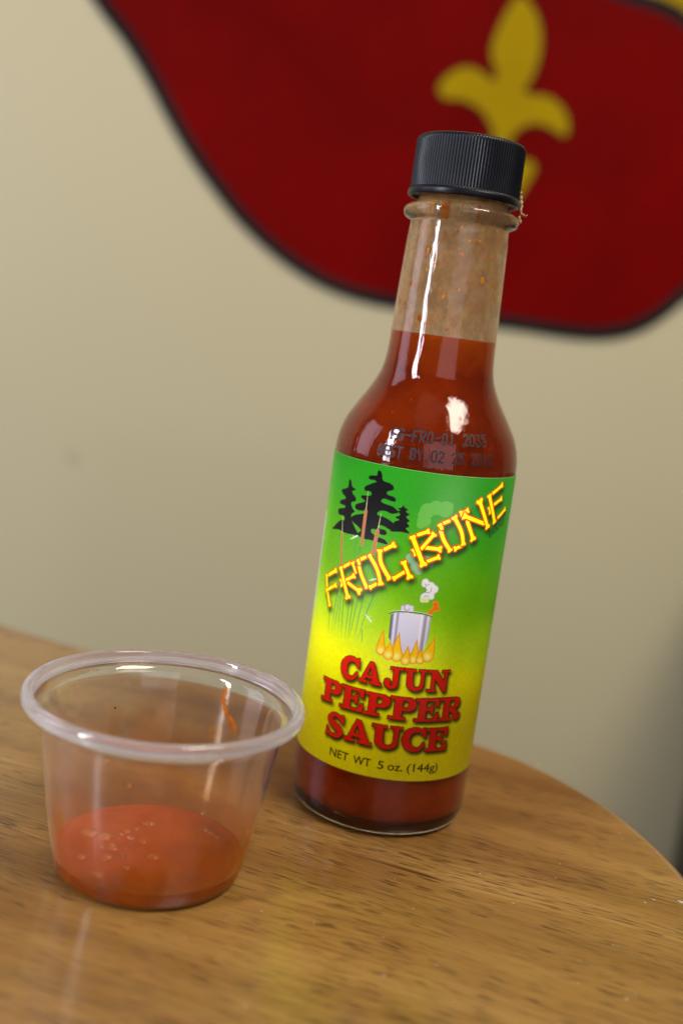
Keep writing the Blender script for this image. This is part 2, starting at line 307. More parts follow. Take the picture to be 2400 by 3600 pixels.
# ------------------------------------------------------------------ printed label (drawn here with numpy, u = arc length, v = height, mm)
D = json.loads(r'''{"bones":[[[[-26.36,62.83],[-25.35,60.15],[-22.95,56.07]],1,0.8,0.8],[[[-25.2,63.34],[-22.32,65.18]],1,0,0.9],[[[-25.33,59.24],[-21.55,61.59]],0.9,0.8,0.9],[[[-19.64,63.42],[-19.13,62.25]],0.7,0.8,0.8],[[[-17.83,63.99],[-15.68,65.53]],0.9,0,0.9],[[[-17.09,63.35],[-13.46,62.24]],1,0.3,1.25],[[[-19.33,66.96],[-17.21,68.48]],0.9,0,0.5],[[[-16.56,68.53],[-15.21,66.52]],0.75,0.8,0.4],[[[-20.35,66.32],[-16.69,59.95]],1.1,0.9,1.2],[[[-14.51,68.26],[-13.47,66.3],[-11.6,63.71]],1.1,0.3,0.8],[[[-14.41,70.03],[-13.05,70.9]],1,0,0],[[[-15.01,69.61],[-14.55,68.89]],1,0.7,0.5],[[[-10.56,63.9],[-9.22,64.99]],1,0.8,0.3],[[[-11.9,71.52],[-9.48,68.68],[-8.08,65.42]],1.1,0.8,1.0],[[[-8.25,73.9],[-6.22,75.36]],1,0.2,1.0],[[[-9.41,73.2],[-8.69,70.37],[-6.17,67.17]],1.15,1,0.9],[[[-4.92,67.32],[-2.77,69.2]],1,0.8,0],[[[-3.1,71.5],[-1.26,68.3]],1,1,1.1],[[[-1.26,74.95],[-0.66,73.93]],0.8,0.7,0.7],[[[-0.65,78.83],[1.53,79.9]],1,0.2,0.9],[[[2.6,72.72],[4.99,73.91]],1,0,0.9],[[[1.61,75.94],[5.03,75.92]],1.1,0.2,1.1],[[[2.98,79.29],[0.65,75.65]],1,1,0],[[[-1.86,77.93],[1.49,71.82]],1.25,1.05,1.25],[[[4.61,80.37],[5.73,78.17],[7.61,75.91]],1.15,0.3,0.9],[[[4.84,82.26],[6.3,82.98]],1,0,0],[[[4.22,81.77],[4.72,81.01]],1.1,0.8,0.5],[[[9.02,76.34],[10.61,77.09]],1,0.9,0.2],[[[7.63,83.85],[10.02,80.5],[11.01,77.62]],1.15,1.1,0.9],[[[9.23,85.07],[10.73,85.83]],1,1,0.9],[[[11.21,83.12],[13.65,78.97]],1.2,0,1.2],[[[10.2,84.44],[16.4,82.76]],1.2,1.2,0],[[[14.0,88.16],[17.98,81.95]],1.2,1.35,1.1],[[[17.52,86.63],[18.13,85.41]],0.8,0.7,0.7],[[[18.07,90.33],[21.38,92.21]],1,0.2,0.95],[[[19.45,87.59],[22.01,88.78]],1,0.2,0.9],[[[22.03,84.12],[25.16,85.91]],1,0,0.8],[[[16.96,89.56],[20.52,83.15]],1.2,1,1]],"glyphs":[["C",[-15.54,39.36],[-10.24,39.77],[-15.7,45.45],[-10.4,45.81]],["A",[-10.42,39.94],[-4.26,39.84],[-10.45,45.66],[-4.31,45.53]],["J",[-3.87,39.68],[0.79,39.8],[-4.12,45.33],[0.52,45.46]],["U",[1.18,39.92],[7.16,39.89],[0.86,45.5],[6.79,45.53]],["N",[7.1,39.82],[13.32,39.79],[6.91,45.49],[13.07,45.53]],["P",[-21.15,31.91],[-14.38,32.21],[-21.29,37.92],[-14.51,38.14]],["E",[-14.55,31.98],[-7.94,32.19],[-14.69,37.98],[-8.08,38.13]],["P",[-7.9,32.05],[-1.24,32.17],[-7.96,37.95],[-1.32,38.04]],["P",[-1.46,32.03],[5.38,32.07],[-1.53,38.05],[5.27,38.11]],["E",[5.02,31.98],[11.56,32.08],[4.84,38.08],[11.32,38.25]],["R",[11.63,32.14],[18.68,31.8],[11.36,38.32],[18.27,38.12]],["S",[-17.79,23.42],[-12.23,24.03],[-18.04,29.84],[-12.45,30.4]],["A",[-12.14,24.21],[-4.6,24.15],[-12.45,30.29],[-4.9,30.21]],["U",[-4.81,24.1],[3.0,24.25],[-5.13,30.2],[2.64,30.38]],["C",[2.99,24.01],[9.5,24.29],[2.43,30.27],[8.85,30.64]],["E",[9.11,24.12],[15.59,24.12],[8.87,30.33],[15.26,30.43]]],"trees":[[[-21.43,88.6],[-20.9,88.28],[-20.61,87.48],[-20.04,86.88],[-19.15,86.7],[-19.09,86.36],[-20.08,86.02],[-19.73,85.37],[-18.54,84.62],[-18.34,84.09],[-18.57,83.76],[-19.82,83.21],[-19.65,82.38],[-18.98,81.67],[-18.32,81.38],[-18.43,80.93],[-19.16,80.48],[-19.14,79.34],[-18.31,78.23],[-16.42,76.36],[-15.85,76.21],[-16.48,75.63],[-20.95,75.31],[-22.19,75.46],[-23.53,75.51],[-26.51,74.97],[-26.6,75.25],[-25.75,75.88],[-24.49,76.97],[-22.82,78.08],[-21.59,78.21],[-21.67,79.06],[-22.35,79.34],[-24.06,79.18],[-24.79,79.68],[-24.84,80.4],[-23.79,80.84],[-22.06,81.29],[-22.07,81.86],[-24.37,81.95],[-24.63,82.34],[-24.05,82.89],[-22.33,83.54],[-22.47,84.09],[-23.94,84.65],[-24.46,85.27],[-24.06,85.64],[-22.23,86.29],[-21.77,86.96],[-21.83,88.24]],[[-12.63,92.48],[-12.05,92.31],[-11.63,91.62],[-11.38,90.55],[-10.7,90.12],[-9.32,89.96],[-8.36,89.43],[-8.19,88.77],[-8.51,88.43],[-9.61,87.95],[-9.75,87.37],[-9.18,87.05],[-7.84,86.88],[-7.25,86.29],[-7.54,85.82],[-8.71,85.89],[-10.09,86.12],[-10.92,85.6],[-10.76,85.07],[-9.43,84.77],[-7.78,84.52],[-6.68,83.88],[-6.2,83.55],[-6.44,83.22],[-7.82,82.83],[-9.34,83.18],[-10.82,82.96],[-11.49,82.26],[-11.25,81.74],[-10.16,81.68],[-8.77,81.39],[-7.22,80.7],[-5.98,80.08],[-5.33,79.5],[-7.68,78.93],[-8.92,79.39],[-10.29,79.54],[-10.68,79.04],[-10.15,78.58],[-8.94,78.54],[-8.34,77.95],[-8.77,77.37],[-9.96,77.34],[-10.81,77.88],[-11.65,78.27],[-12.42,78.11],[-12.57,77.51],[-12.09,77.04],[-10.6,76.51],[-8.9,76.29],[-8.24,75.85],[-7.86,75.22],[-10.11,75.33],[-12.47,75.39],[-14.28,75.28],[-15.75,75.66],[-16.2,76.13],[-15.3,77.19],[-15.5,77.29],[-16.52,77.92],[-18.39,78.64],[-19.14,79.34],[-18.12,80.35],[-15.31,81.32],[-15.25,82.04],[-16.85,81.84],[-18.04,82.02],[-18.33,82.52],[-17.87,83.19],[-15.78,84.06],[-15.42,84.56],[-16.48,84.91],[-16.75,85.42],[-16.07,85.7],[-14.19,85.94],[-13.79,86.58],[-14.21,87.06],[-15.4,86.97],[-16.05,87.12],[-16.0,87.84],[-14.81,88.63],[-13.42,89.33],[-12.82,89.65],[-13.53,90.01],[-14.69,89.92],[-15.26,90.23],[-15.08,90.69],[-14.19,91.0],[-13.06,91.14],[-12.9,91.66],[-12.91,92.22]],[[-5.19,85.26],[-4.85,84.83],[-3.95,84.42],[-4.45,84.06],[-4.11,83.62],[-3.46,83.38],[-4.01,82.87],[-4.16,82.5],[-3.23,81.81],[-3.78,81.3],[-3.1,80.43],[-3.92,79.88],[-2.87,78.86],[-4.82,78.88],[-7.4,78.55],[-7.13,79.17],[-5.92,79.67],[-6.94,80.75],[-6.3,81.29],[-5.65,81.68],[-6.71,82.13],[-6.32,82.41],[-5.67,82.8],[-5.89,83.32],[-6.35,83.59],[-5.71,84.05],[-6.45,84.27],[-5.53,84.71]]],"stalks":[[[-22.5,79.09],[-21.78,75.26]],[[-14.9,86.93],[-14.76,82.71]],[[-10.46,82.39],[-10.69,78.61]]],"heads":[[[[-21.77,74.9],[-21.14,71.05],[-20.46,67.13]],0.38],[[[-14.75,82.15],[-14.71,78.32],[-14.63,73.77]],0.42],[[[-10.75,78.03],[-10.97,75.43],[-11.11,72.27]],0.48]],"stems":[[[-16.82,74.41],[-16.24,69.07]],[[-15.0,73.39],[-14.92,70.83]],[[-22.74,54.79],[-21.78,48.59]],[[-20.46,60.76],[-20.71,55.01],[-20.71,48.73]],[[-19.62,59.48],[-19.88,48.99]],[[-19.12,61.13],[-18.77,55.2],[-18.19,48.75]],[[-18.04,58.98],[-16.95,48.55]],[[-16.12,59.32],[-15.75,48.34]],[[-14.96,60.0],[-14.91,48.21]],[[-13.51,60.56],[-14.0,55.59],[-14.72,48.45]],[[-12.17,61.45],[-12.67,55.39],[-13.07,48.54]],[[-9.46,62.09],[-10.47,58.35],[-11.34,54.8],[-12.23,48.58]],[[-11.16,52.98],[-10.75,48.97]],[[-12.78,69.22],[-12.84,67.0]],[[-11.69,70.2],[-11.88,68.15],[-11.9,66.31]],[[-20.28,62.69],[-20.56,58.47],[-20.82,52.7]]],"arc":[[-9.1,62.26],[-7.69,61.74],[-6.2,61.69]],"flies":[[[-18.44,74.17],[-16.37,75.52]],[[-11.16,65.47],[-9.41,66.23]],[[-10.97,57.02],[-9.07,55.53]]],"ghost":[[0.71,84.91,1.83],[2.59,85.82,1.77],[4.99,85.74,1.97],[0.24,82.48,1.67],[5.92,86.51,1.03],[-0.28,83.76,1.16],[-0.44,81.37,1.01]],"ghost2":[[-1.54,72.86,1.26],[-0.27,70.98,1.26],[0.7,70.08,1.01],[2.04,72.48,1.52],[3.12,72.09,1.02],[-1.33,72.72,0.88],[-2.1,73.15,0.71]],"puff":[[2.76,67.47,0.94],[2.57,66.91,0.74],[4.12,66.52,1.22],[5.17,65.93,1.1],[4.25,64.75,1.23],[3.18,63.69,1.22],[4.78,63.98,0.76],[2.74,63.03,0.75],[3.69,63.06,0.68]],"puff2":[[-1.57,60.47,0.74],[-0.67,60.74,0.8],[0.26,60.73,0.67],[-1.75,59.89,0.54],[-0.45,60.08,0.8],[0.4,60.2,0.56]],"arcs":[[[2.82,65.71],[3.25,65.07],[3.95,64.93],[4.42,65.45],[4.46,66.28]],[[-1.4,61.18],[-1.46,60.48],[-0.96,59.94],[-0.44,60.02],[-0.1,60.48]],[[3.01,63.95],[3.53,64.14],[4.08,64.05]],[[2.69,67.06],[3.01,66.68],[3.77,67.03]]],"pot":[[-4.42,58.32],[-4.36,55.99],[-4.21,52.55],[-2.67,50.32],[0.04,49.22],[4.54,49.99],[5.5,52.85],[5.55,56.18],[5.48,58.94],[3.7,59.34],[-0.35,59.41],[-2.98,59.13]],"rim":[[-4.91,58.44],[-4.3,58.9],[-3.0,59.27],[-0.38,59.61],[2.3,59.64],[4.37,59.43],[5.75,59.03]],"flames":[[[-5.65,54.49],[-5.62,48.99,1.3]],[[-1.69,54.31],[-1.58,48.28,1.52]],[[-3.55,51.77],[-3.67,48.26,1.36]],[[2.76,53.23],[2.59,47.92,1.26]],[[7.16,54.05],[6.1,48.98,1.58]],[[0.83,51.2],[0.7,47.42,1.25]],[[4.08,50.79],[4.24,47.87,1.05]]],"ladle":[[4.7,59.5],[6.19,61.61]],"brand":[[19.41,79.02],[26.56,82.33],[18.37,80.37]]}''')
RL = 23.55; U0 = -math.pi*RL; V0, V1 = 16.2, 94.1; PPM = 14.0
LW, LH = int(round(2*math.pi*RL*PPM)), int(round((V1-V0)*PPM))
uu = (np.arange(LW)+.5)/PPM+U0; vv = (np.arange(LH)+.5)/PPM+V0
IMG = np.zeros((LH, LW, 3), np.float32)
U, V = np.meshgrid(uu, vv)
def sst(a, b, x): t = np.clip((x-a)/(b-a), 0, 1); return t*t*(3-2*t)
def lerp(a, b, t): return np.asarray(a)*(1-t[..., None])+np.asarray(b)*t[..., None]
def vnoise(nx, ny, seed):
    r = np.random.default_rng(seed).random((ny+1, nx+1)).astype(np.float32)
    x = np.linspace(0, nx-1e-3, LW); y = np.linspace(0, ny-1e-3, LH); xi = x.astype(int); yi = y.astype(int); fx = x-xi; fy = (y-yi)[:, None]
    fx = fx*fx*(3-2*fx); fy = fy*fy*(3-2*fy)
    a = r[yi][:, xi]*(1-fx)+r[yi][:, xi+1]*fx; b = r[yi+1][:, xi]*(1-fx)+r[yi+1][:, xi+1]*fx
    return a*(1-fy)+b*fy
GT, GM, GL, YL = np.array((.14,.53,.09)), np.array((.36,.61,.01)), np.array((.70,.84,.08)), np.array((.95,.955,.0))
t = V+U*.13+2.0*(vnoise(24, 12, 3)-.5)
side = sst(-22, -34, U)*5
t = t+side*0
IMG[:] = lerp(YL, GL, sst(42, 53, t)); IMG[:] = lerp(IMG, GM, sst(49, 66, t)); IMG[:] = lerp(IMG, GT, sst(64, 88, t))
pale = np.exp(-(((U+2)/9)**2+((V-47)/6)**2))*.30; IMG[:] = lerp(IMG, (.93, .95, .55), pale)
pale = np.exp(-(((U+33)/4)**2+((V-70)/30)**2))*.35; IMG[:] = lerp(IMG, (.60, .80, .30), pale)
pale = np.exp(-(((U+27)/8)**2+((V-30)/16)**2))*.25; IMG[:] = lerp(IMG, (.98, .93, .10), pale)
IMG *= (1+(vnoise(300, 160, 5)-.5)*.05)[..., None]
PAD = 1.0
def win(b, pad):
    x0, x1 = max(int((b[0]-pad-U0)*PPM), 0), min(int((b[1]+pad-U0)*PPM)+1, LW); y0, y1 = max(int((b[2]-pad-V0)*PPM), 0), min(int((b[3]+pad-V0)*PPM)+1, LH)
    return slice(y0, y1), slice(x0, x1)
def bbox(P): P = np.asarray(P); return P[:, 0].min(), P[:, 0].max(), P[:, 1].min(), P[:, 1].max()
def sd_poly(P, X, Y):
    P = np.asarray(P, float); d = np.full(X.shape, 1e9); ins = np.zeros(X.shape, bool)
    for a, b in zip(P, np.roll(P, -1, 0)):
        e = b-a; wx, wy = X-a[0], Y-a[1]; tt = np.clip((wx*e[0]+wy*e[1])/(e@e+1e-12), 0, 1)
        d = np.minimum(d, (wx-e[0]*tt)**2+(wy-e[1]*tt)**2)
        if a[1] != b[1]:
            c = ((a[1] > Y) != (b[1] > Y)) & (X < (b[0]-a[0])*(Y-a[1])/(b[1]-a[1])+a[0]); ins ^= c
    d = np.sqrt(d); return np.where(ins, -d, d)
def sd_edges(E, X, Y):
    d = np.full(X.shape, 1e9); ins = np.zeros(X.shape, bool)
    for a, b in E:
        a = np.array(a); b = np.array(b); e = b-a; wx, wy = X-a[0], Y-a[1]; tt = np.clip((wx*e[0]+wy*e[1])/(e@e+1e-12), 0, 1)
        d = np.minimum(d, (wx-e[0]*tt)**2+(wy-e[1]*tt)**2)
        if a[1] != b[1]: ins ^= ((a[1] > Y) != (b[1] > Y)) & (X < (b[0]-a[0])*(Y-a[1])/(b[1]-a[1])+a[0])
    d = np.sqrt(d); return np.where(ins, -d, d)
def sd_line(P, X, Y, r, r2=None):
    d = np.full(X.shape, 1e9); P = np.asarray(P, float); n = len(P)-1
    r2 = r if r2 is None else r2
    for i in range(n):
        a, b = P[i], P[i+1]; e = b-a; wx, wy = X-a[0], Y-a[1]; tt = np.clip((wx*e[0]+wy*e[1])/(e@e+1e-12), 0, 1)
        d = np.minimum(d, np.hypot(wx-e[0]*tt, wy-e[1]*tt)-(r+(r2-r)*(i+tt)/n))
    return d
def cov(sd): return np.clip(.5-sd*PPM, 0, 1)
def blend(w_, c, a):
    IMG[w_] = IMG[w_]*(1-a[..., None])+np.asarray(c, np.float32)*a[..., None]
def blur(A, sig):
    k = int(3*sig*PPM); x = np.arange(-k, k+1); g_ = np.exp(-.5*(x/(sig*PPM))**2); g_ /= g_.sum()
    A = np.apply_along_axis(lambda v: np.convolve(v, g_, 'same'), 0, A); return np.apply_along_axis(lambda v: np.convolve(v, g_, 'same'), 1, A)
# ghosts of steam behind the lettering
def cloud(cs, c, alpha, shade=None):
    P = [(x, y) for x, y, r in cs]; rm = max(r for _, _, r in cs); w_ = win(bbox(P), rm+1); X, Y = U[w_], V[w_]
    sd = np.min([np.hypot(X-x, Y-y)-r for x, y, r in cs], 0)
    if shade is not None:
        blend(w_, shade, cov(sd-.12)*alpha)
    tex = .9+.1*vnoise(500, 260, 9)[w_]
    blend(w_, c, cov(sd)*alpha*tex)
    return w_
cloud(D['ghost'], (.50, .70, .36), .50)
cloud(D['ghost2'], (.60, .70, .58), .70, (.35, .5, .35))
# trees
for P in D['trees']:
    w_ = win(bbox(P), .5); P2 = catmull(P, 3); blend(w_, (.055, .055, .06), cov(sd_poly(P2, U[w_], V[w_])-.02))
# reeds
for P in D['stems']:
    P = np.array(P); w_ = win(bbox(P), .6); X, Y = U[w_], V[w_]
    top, bot = P[0, 1], P[-1, 1]; fade = np.clip((Y-bot)/(max(top-bot, 1)*.45), 0, 1)
    k = random.random()
    blend(w_, (.20+.25*k, .50+.1*k, .50), cov(sd_line(P, X, Y, .085, .05))*.75*fade)
    blend(w_, (.22, .34, .30), cov(sd_line(P+[.13, 0], X, Y, .06, .03))*.6*fade)
P = D['arc']; w_ = win(bbox(P), .5); blend(w_, (.42, .55, .42), cov(sd_line(P, U[w_], V[w_], .06))*.6)
for P in D['stalks']:
    w_ = win(bbox(P), .5); blend(w_, (.80, .80, .55), cov(sd_line(P, U[w_], V[w_], .05, .12)))
for P, r in D['heads']:
    w_ = win(bbox(P), 1); X, Y = U[w_], V[w_]; blend(w_, (.75, .72, .50), cov(sd_line(P, X, Y, r+.06))*.7); blend(w_, (.66, .40, .25), cov(sd_line(P, X, Y, r)))
for i, P in enumerate(D['flies']):
    w_ = win(bbox(P), 1.2); X, Y = U[w_], V[w_]; a, b = np.array(P, float); mid = (a+b)/2; q = np.array([-(b-a)[1], (b-a)[0]])*.25
    blend(w_, (.86, .88, .90), cov(sd_line([a, b], X, Y, .08, .2))*.95); blend(w_, (.86, .88, .90), cov(sd_line([mid-q*.6, mid+q*1.2], X, Y, .06))*.8)
# pot, flames, ladle
def puff(cs, base):
    P = [(x, y) for x, y, r in cs]; rm = max(r for _, _, r in cs); w_ = win(bbox(P), rm+1); X, Y = U[w_], V[w_]
    sd = np.min([np.hypot(X-x, Y-y)-r for x, y, r in cs], 0)
    blend(w_, (.38, .40, .34), cov(sd-.07)); blend(w_, base, cov(sd)); blend(w_, (.55, .56, .55), cov(sd)*sst(-.35, 0, sd)*.5)
puff(D['puff'], (.80, .80, .78)); 
cs = D['puff'][-2:]; w_ = win(bbox([(x, y) for x, y, r in cs]), 1.5); sd = np.min([np.hypot(U[w_]-x, V[w_]-y)-r for x, y, r in cs], 0); blend(w_, (.72, .78, .48), cov(sd)*.8)
a_, b_ = D['ladle']; w_ = win(bbox(D['ladle']), 2); X, Y = U[w_], V[w_]
a_, b_ = np.array(a_), np.array(b_); dr = (b_-a_)/np.linalg.norm(b_-a_); q = np.array([-dr[1], dr[0]])
sd = np.minimum(sd_line([a_, b_-dr*.3], X, Y, .42), np.minimum(np.hypot(X-(b_+q*.45+dr*.45)[0], Y-(b_+q*.45+dr*.45)[1])-.72, np.hypot(X-(b_-q*.62-dr*.1)[0], Y-(b_-q*.62-dr*.1)[1])-.66))
blend(w_, (.85, .70, .05), cov(sd-.08)); blend(w_, (.84, .38, .06), cov(sd))
puff(D['puff2'], (.78, .76, .80))
P = D['pot']; w_ = win(bbox(P), .8); X, Y = U[w_], V[w_]; sd = sd_poly(P, X, Y)
ul = np.interp(Y, [P[2][1], P[0][1]], [P[2][0], P[0][0]]); ur = np.interp(Y, [P[6][1], P[8][1]], [P[6][0], P[8][0]])
s = np.clip((X-ul)/(ur-ul), 0, 1)
sh = np.interp(s, [0, .03, .06, .09, .13, .17, .22, .72, .78, .84, .88, .92, .97, 1], [.35, .42, .5, .86, .80, .52, .80, .82, .90, .60, .55, .84, .72, .6])
IMG[w_] = lerp(IMG[w_], (1, 1, 1), np.zeros_like(sd)); cpt = sh[..., None]*np.array((.97, .95, 1.02)); a = cov(sd)[..., None]; IMG[w_] = IMG[w_]*(1-a)+cpt*a
P = D['rim']; w_ = win(bbox(P), .6); P2 = catmull(P, 4, False); X, Y = U[w_], V[w_]
blend(w_, (.85, .86, .82), cov(sd_line(P2+np.array([0, .17]), X, Y, .10))); blend(w_, (.12, .11, .14), cov(sd_line(P2, X, Y, .10)))
for P in D['arcs']:
    w_ = win(bbox(P), .6); P2 = catmull(P, 4, False); blend(w_, (.40, .40, .42), cov(sd_line(P2, U[w_], V[w_], .10, .07))*.8)
for tip, (x, y, r) in D['flames']:
    n_ = 14; tip = np.array(tip); c = np.array([x, y]); mid = (tip+c)/2+np.array([(tip-c)[1], -(tip-c)[0]])*(-.05 if tip[0] < c[0] else .06)
    w_ = win(bbox([tip, c]), r+.6); X, Y = U[w_], V[w_]; sd = np.full(X.shape, 1e9)
    for k in range(n_+1):
        t_ = k/n_; q = c*(1-t_)**2+2*mid*t_*(1-t_)+tip*t_*t_; q2 = c*(1-t_-1/n_)**2+2*mid*(t_+1/n_)*(1-t_-1/n_)+tip*(t_+1/n_)**2
        sd = np.minimum(sd, sd_line([q, q2] if k < n_ else [q, q], X, Y, r*(1-t_)**1.05+.03, r*max(1-t_-1/n_, 0)**1.05+.03))
    a = cov(sd); blend(w_, (.86, .52, .08), a); inn = sst(-.04, -.42, sd); blend(w_, (.95, .76, .04), a*inn*.9)
    gl_ = np.exp(-((X-x)**2+(Y-y+.1*r)**2)/(r*.62)**2); blend(w_, (.97, .92, .52), a*np.clip(gl_*1.1, 0, 1))
# bone lettering
BR = .41
def bone_sd(P, sc, k0, k1, X, Y):
    P = np.array(P, float)
    if len(P) > 2: P = np.array(catmull(P, 5, False))
    sd = sd_line(P, X, Y, BR*sc)
    for end, nxt, k in ((P[0], P[1], k0), (P[-1], P[-2], k1)):
        if k <= 0: continue
        dr = (end-nxt)/np.linalg.norm(end-nxt); q = np.array([-dr[1], dr[0]])
        for s_ in (-1, 1):
            c = end+dr*.16*k+q*s_*.42*k; c2 = end-dr*.75*k
            sd = np.minimum(sd, np.hypot(X-c[0], Y-c[1])-.36*k); sd = np.minimum(sd, sd_line([c2, c], X, Y, BR*sc*.6, .3*k))
    return sd
allP = [p_ for b_ in D['bones'] for p_ in b_[0]]
wa = win(bbox(allP), 3); mask = np.zeros(U[wa].shape)
for P, sc, k0, k1 in D['bones']:
    if k0+k1 >= 0: mask = np.maximum(mask, cov(bone_sd(P, sc, k0, k1, U[wa][::2, ::2], V[wa][::2, ::2])-.25).repeat(2, 0).repeat(2, 1)[:mask.shape[0], :mask.shape[1]])
def shadow(wa, mask, off, sig, alpha):
    ox, oy = int(off[0]*PPM), int(off[1]*PPM); sh_ = np.roll(np.roll(mask, ox, 1), oy, 0); sh_ = blur(sh_, sig)
    yy, xx = np.indices(sh_.shape); ht = .88+.12*np.sign(np.sin(xx*.9)*np.sin(yy*.9)); blend(wa, (.06, .09, .02), np.clip(sh_*alpha*ht, 0, 1))
shadow(wa, mask, (.55, -1.0), .55, .95)
for P, sc, k0, k1 in D['bones']:
    w_ = win(bbox(P), 2.2); X, Y = U[w_], V[w_]; sd = bone_sd(P, sc, k0, k1, X, Y)
    blend(w_, (.90, .78, .15), cov(sd-.31)*.6); blend(w_, (.82, .10, .05), cov(sd-.25)); blend(w_, (.99, .95, .0), cov(sd))
# slab-serif words
GLY = dict(
 P=([[(.17,.06),(.47,.06),(.47,.94),(.17,.94)],[(0,.86),(.5,.86),(.5,1),(0,1)],[(-.02,0),(.62,0),(.62,.14),(-.02,.14)],[(.4,1),(.76,.99),(.93,.91),(1,.72),(.94,.52),(.78,.41),(.4,.39)]], [[(.49,.83),(.62,.82),(.69,.71),(.62,.58),(.49,.57)]], []),
 E=([[(.15,.05),(.45,.05),(.45,.95),(.15,.95)],[(0,.86),(.98,.86),(.98,1),(0,1)],[(.86,.62),(.99,.62),(.99,1),(.66,.9),(.80,.80)],[(-.02,0),(.98,0),(.98,.14),(-.02,.14)],[(.70,.12),(.80,.20),(.88,.40),(1,.40),(.98,0),(.7,0)],[(.42,.46),(.64,.46),(.64,.60),(.42,.60)],[(.60,.50),(.64,.32),(.74,.30),(.77,.75),(.66,.74),(.55,.60)]], [], []),
 R=([[(.17,.06),(.45,.06),(.45,.94),(.17,.94)],[(0,.86),(.5,.86),(.5,1),(0,1)],[(-.02,0),(.58,0),(.58,.14),(-.02,.14)],[(.4,1),(.75,1),(.93,.92),(.98,.76),(.92,.60),(.76,.50),(.4,.46)],[(.45,.50),(.72,.52),(.88,.40),(.86,.20),(.93,.32),(1.02,.32),(1.0,.12),(.86,.02),(.68,.04),(.62,.18),(.60,.34),(.45,.38)]], [[(.49,.85),(.62,.84),(.68,.74),(.60,.63),(.47,.62)]], []),
 A=([[(.43,1),(.60,1),(.93,.08),(.62,.08)],[(.43,1),(.55,1),(.27,.08),(.10,.08)],[(.25,.24),(.72,.24),(.68,.40),(.34,.40)],[(0,0),(.40,0),(.40,.15),(0,.15)],[(.50,0),(1,0),(1,.15),(.50,.15)]], [], []),
 U=([[(.12,.3),(.39,.3),(.37,.94),(.12,.94)],[(0,.86),(.50,.86),(.50,1),(0,1)],[(.70,.3),(.86,.3),(.88,.94),(.72,.94)],[(.60,.87),(1,.87),(1,1),(.60,1)],[(.11,.40),(.13,.18),(.25,.05),(.44,-.02),(.60,-.01),(.76,.08),(.85,.22),(.86,.40),(.70,.40),(.67,.24),(.58,.17),(.47,.18),(.40,.26),(.39,.42)]], [], []),
 J=([[(.50,.25),(.80,.25),(.80,.94),(.50,.94)],[(.32,.87),(1.03,.87),(1.03,1),(.32,1)],[(.8,.35),(.78,.14),(.62,.02),(.36,-.02),(.14,.06),(.02,.24),(.06,.40),(.20,.47),(.36,.43),(.41,.30),(.34,.20),(.40,.15),(.48,.20),(.50,.35)]], [], []),
 N=([[(.16,.08),(.33,.08),(.33,.92),(.16,.92)],[(-.02,.87),(.38,.87),(.38,1),(-.02,1)],[(-.02,0),(.42,0),(.42,.13),(-.02,.13)],[(.14,1),(.38,1),(.88,.30),(.86,-.01),(.72,-.01),(.28,.66)],[(.72,.0),(.87,.0),(.89,.92),(.74,.92)],[(.60,.87),(1,.87),(1,1),(.60,1)]], [], []),
 C=([[(.78,.78),(.84,.98),(.98,.98),(1,.58),(.88,.56)]], [], [([(.88,.72),(.76,.84),(.56,.90),(.34,.84),(.19,.66),(.16,.45),(.22,.26),(.38,.12),(.58,.08),(.76,.16),(.88,.34)], [.07,.09,.11,.13,.16,.17,.15,.12,.09,.08,.06])]),
 S=([[(.72,.80),(.82,.96),(.97,.95),(.98,.62),(.86,.60)],[(.0,.02),(.12,.04),(.20,.16),(.14,.38),(.03,.42)]], [], [([(.80,.74),(.68,.86),(.48,.92),(.28,.86),(.20,.72),(.32,.58),(.56,.46),(.76,.34),(.80,.20),(.64,.08),(.42,.07),(.22,.14),(.12,.28)], [.07,.08,.08,.10,.12,.14,.15,.14,.12,.09,.08,.07,.05])]),
)
def glyph_sd(g_, X, Y):
    ch, bl, br, tl, tr_ = g_; bl, br, tl, tr_ = map(np.array, (bl, br, tl, tr_))
    T = lambda q: (bl*(1-q[0])+br*q[0])*(1-q[1])+(tl*(1-q[0])+tr_*q[0])*q[1]
    sd = np.full(X.shape, 1e9); polys, holes, strokes = GLY[ch]; H = np.linalg.norm(tl-bl)
    for P in polys: sd = np.minimum(sd, sd_poly([T(q) for q in P], X, Y)+.0)
    for P, R_ in strokes:
        P = catmull(P, 4, False); R_ = np.interp(np.arange(len(P)), np.arange(len(R_))*4, R_)
        for i in range(len(P)-1): sd = np.minimum(sd, sd_line([T(P[i]), T(P[i+1])], X, Y, R_[i]*H, R_[i+1]*H))
    for P in holes: sd = np.maximum(sd, -sd_poly(catmull([T(q) for q in P], 4), X, Y)+.05)
    return sd
allP = [q for g_ in D['glyphs'] for q in g_[1:]]; wa = win(bbox(allP), 3); mask = np.zeros(U[wa].shape)
rag = (vnoise(700, 380, 21)-.5)*.22
SD = []
for g_ in D['glyphs']:
    w_ = win(bbox(g_[1:]), 1.0); sd = glyph_sd(g_, U[w_], V[w_])+rag[w_]*.7+.04; SD.append((w_, sd))
    sy, sx = slice(w_[0].start-wa[0].start, w_[0].stop-wa[0].start), slice(w_[1].start-wa[1].start, w_[1].stop-wa[1].start)
    mask[sy, sx] = np.maximum(mask[sy, sx], cov(sd-.1))
shadow(wa, mask, (.45, -.65), .34, 1.0)
for w_, sd in SD:
    blend(w_, (.10, .07, .02), cov(sd-.16)); blend(w_, (.86, .10, .05), cov(sd-.0))
    sp = (vnoise(1100, 600, 33)[w_] > .93)*cov(sd+.15); blend(w_, (.90, .42, .12), sp*.5)
